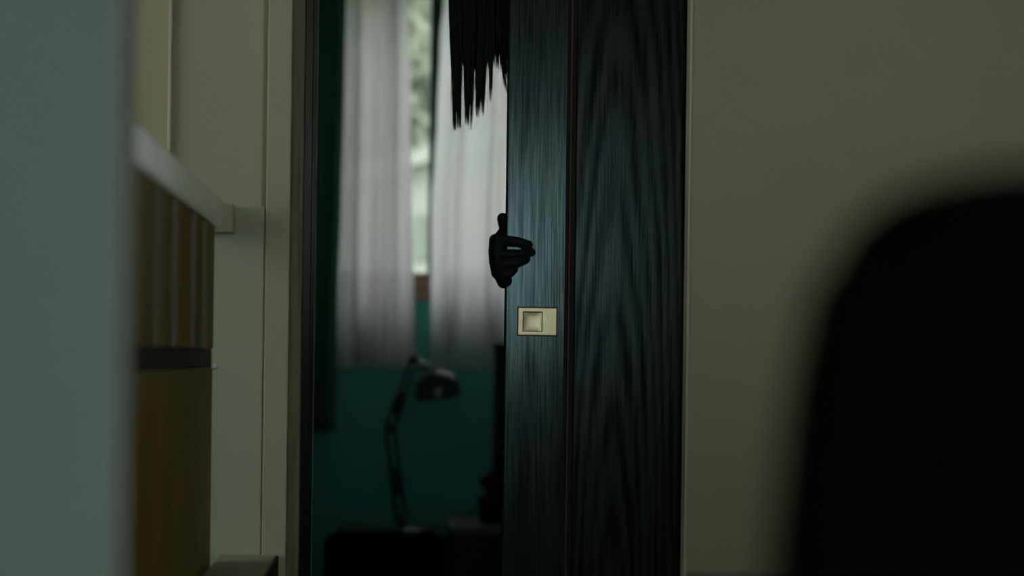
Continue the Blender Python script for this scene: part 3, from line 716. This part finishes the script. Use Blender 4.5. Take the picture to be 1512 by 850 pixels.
for (a0, a1, b0, b1, t0, t1, n) in clumps:
    nt = max(1, round((b1-b0)/3.5))
    tufts = [(rnd.uniform(0.1, 0.9), rnd.uniform(0.6, 1.0)) for _ in range(nt)]
    for _ in range(n):
        s_ = rnd.random(); d = rnd.uniform(2.63, 2.80)
        tu = min(tufts, key=lambda q: abs(q[0]-s_))
        xe = b0+(b1-b0)*(tu[0]*0.5+s_*0.5)+rnd.gauss(0, 0.6)
        strand(a0+(a1-a0)*s_, xe, t0+(t1-t0)*min(1.0, tu[1]*(0.4+0.6*rnd.random()**0.5)), d, rnd.uniform(0.0009, 0.0017), rnd.gauss(0, 0.6))
for _ in range(46):                     # loose wisps
    xa_ = rnd.uniform(668, 724)
    strand(xa_, xa_+rnd.gauss(-1.5, 2.2), rnd.uniform(140, 198)-max(0, xa_-690)*0.5, rnd.uniform(2.63, 2.80), rnd.uniform(0.0004, 0.0008), rnd.gauss(0, 1.5))
ball(bm, hd+Vector((0.005, 0.012, 0.018)), 0.099, (0.95, 1.02, 1.08), 24, 16)
hair = obj('hair', bm, 'hair', person, True)
hair['label'] = 'long straight black hair hanging down'

# ------------------------------------------------------------------ near chair and table at the right
DC = 0.47
ch = empty('dining_chair', (0.32, DC, 0)); tag(ch, 'black chair with a rounded back, out of focus in the near right corner', 'chair')
cont = [(1170, 1000), (1176, 850), (1186, 750), (1196, 650), (1211, 550), (1233, 450), (1250, 400), (1273, 352), (1303, 312), (1343, 280), (1395, 258), (1455, 246), (1540, 241)]
lp = [(P(x, y, DC).x, P(x, y, DC).z) for x, y in cont]
cxm = 0.32
zb_ = 0.56
lp = [(lp[0][0]-0.006, zb_)]+lp
out = lp+[(2*cxm-x, z) for x, z in lp[::-1]]
bm = bmesh.new(); prism(bm, out, DC, DC+0.035)
bmesh.ops.bevel(bm, geom=[e for e in bm.edges if abs(e.verts[0].co.y-e.verts[1].co.y) < 1e-6], offset=0.010, segments=3, affect='EDGES')
put(obj('backrest', bm, 'chair_black', smooth=False), ch)
put(obj('seat', bbox(0.11, 0.53, DC+0.02, DC+0.44, 0.43, 0.485, 0.02, 3), 'chair_black'), ch)
for sx in (0.125, 0.49):
    put(obj('back_post', bbox(sx, sx+0.025, DC+0.004, DC+0.030, 0.40, 0.60, 0.004), 'chair_leg'), ch)
    for sy in (DC+0.005, DC+0.39): put(obj('leg', bbox(sx, sx+0.025, sy, sy+0.025, 0, 0.43, 0.004), 'chair_leg'), ch)
ty = 1.56; tz = Z(846, ty, 1100)
tt = empty('dining_table', (1.0, 1.2, 0)); tag(tt, 'dark table whose far edge shows at the bottom right, beside the black chair', 'table')
tx = X(1012, ty, 850)
put(obj('table_top', bbox(tx, 1.7, 0.93, ty, tz-0.03, tz, 0.004), 'furn_top'), tt)
for sx in (tx+0.03, 1.63):
    for sy in (0.97, ty-0.07): put(obj('leg', bbox(sx, sx+0.04, sy, sy+0.04, 0, tz-0.03, 0.003), 'furn'), tt)
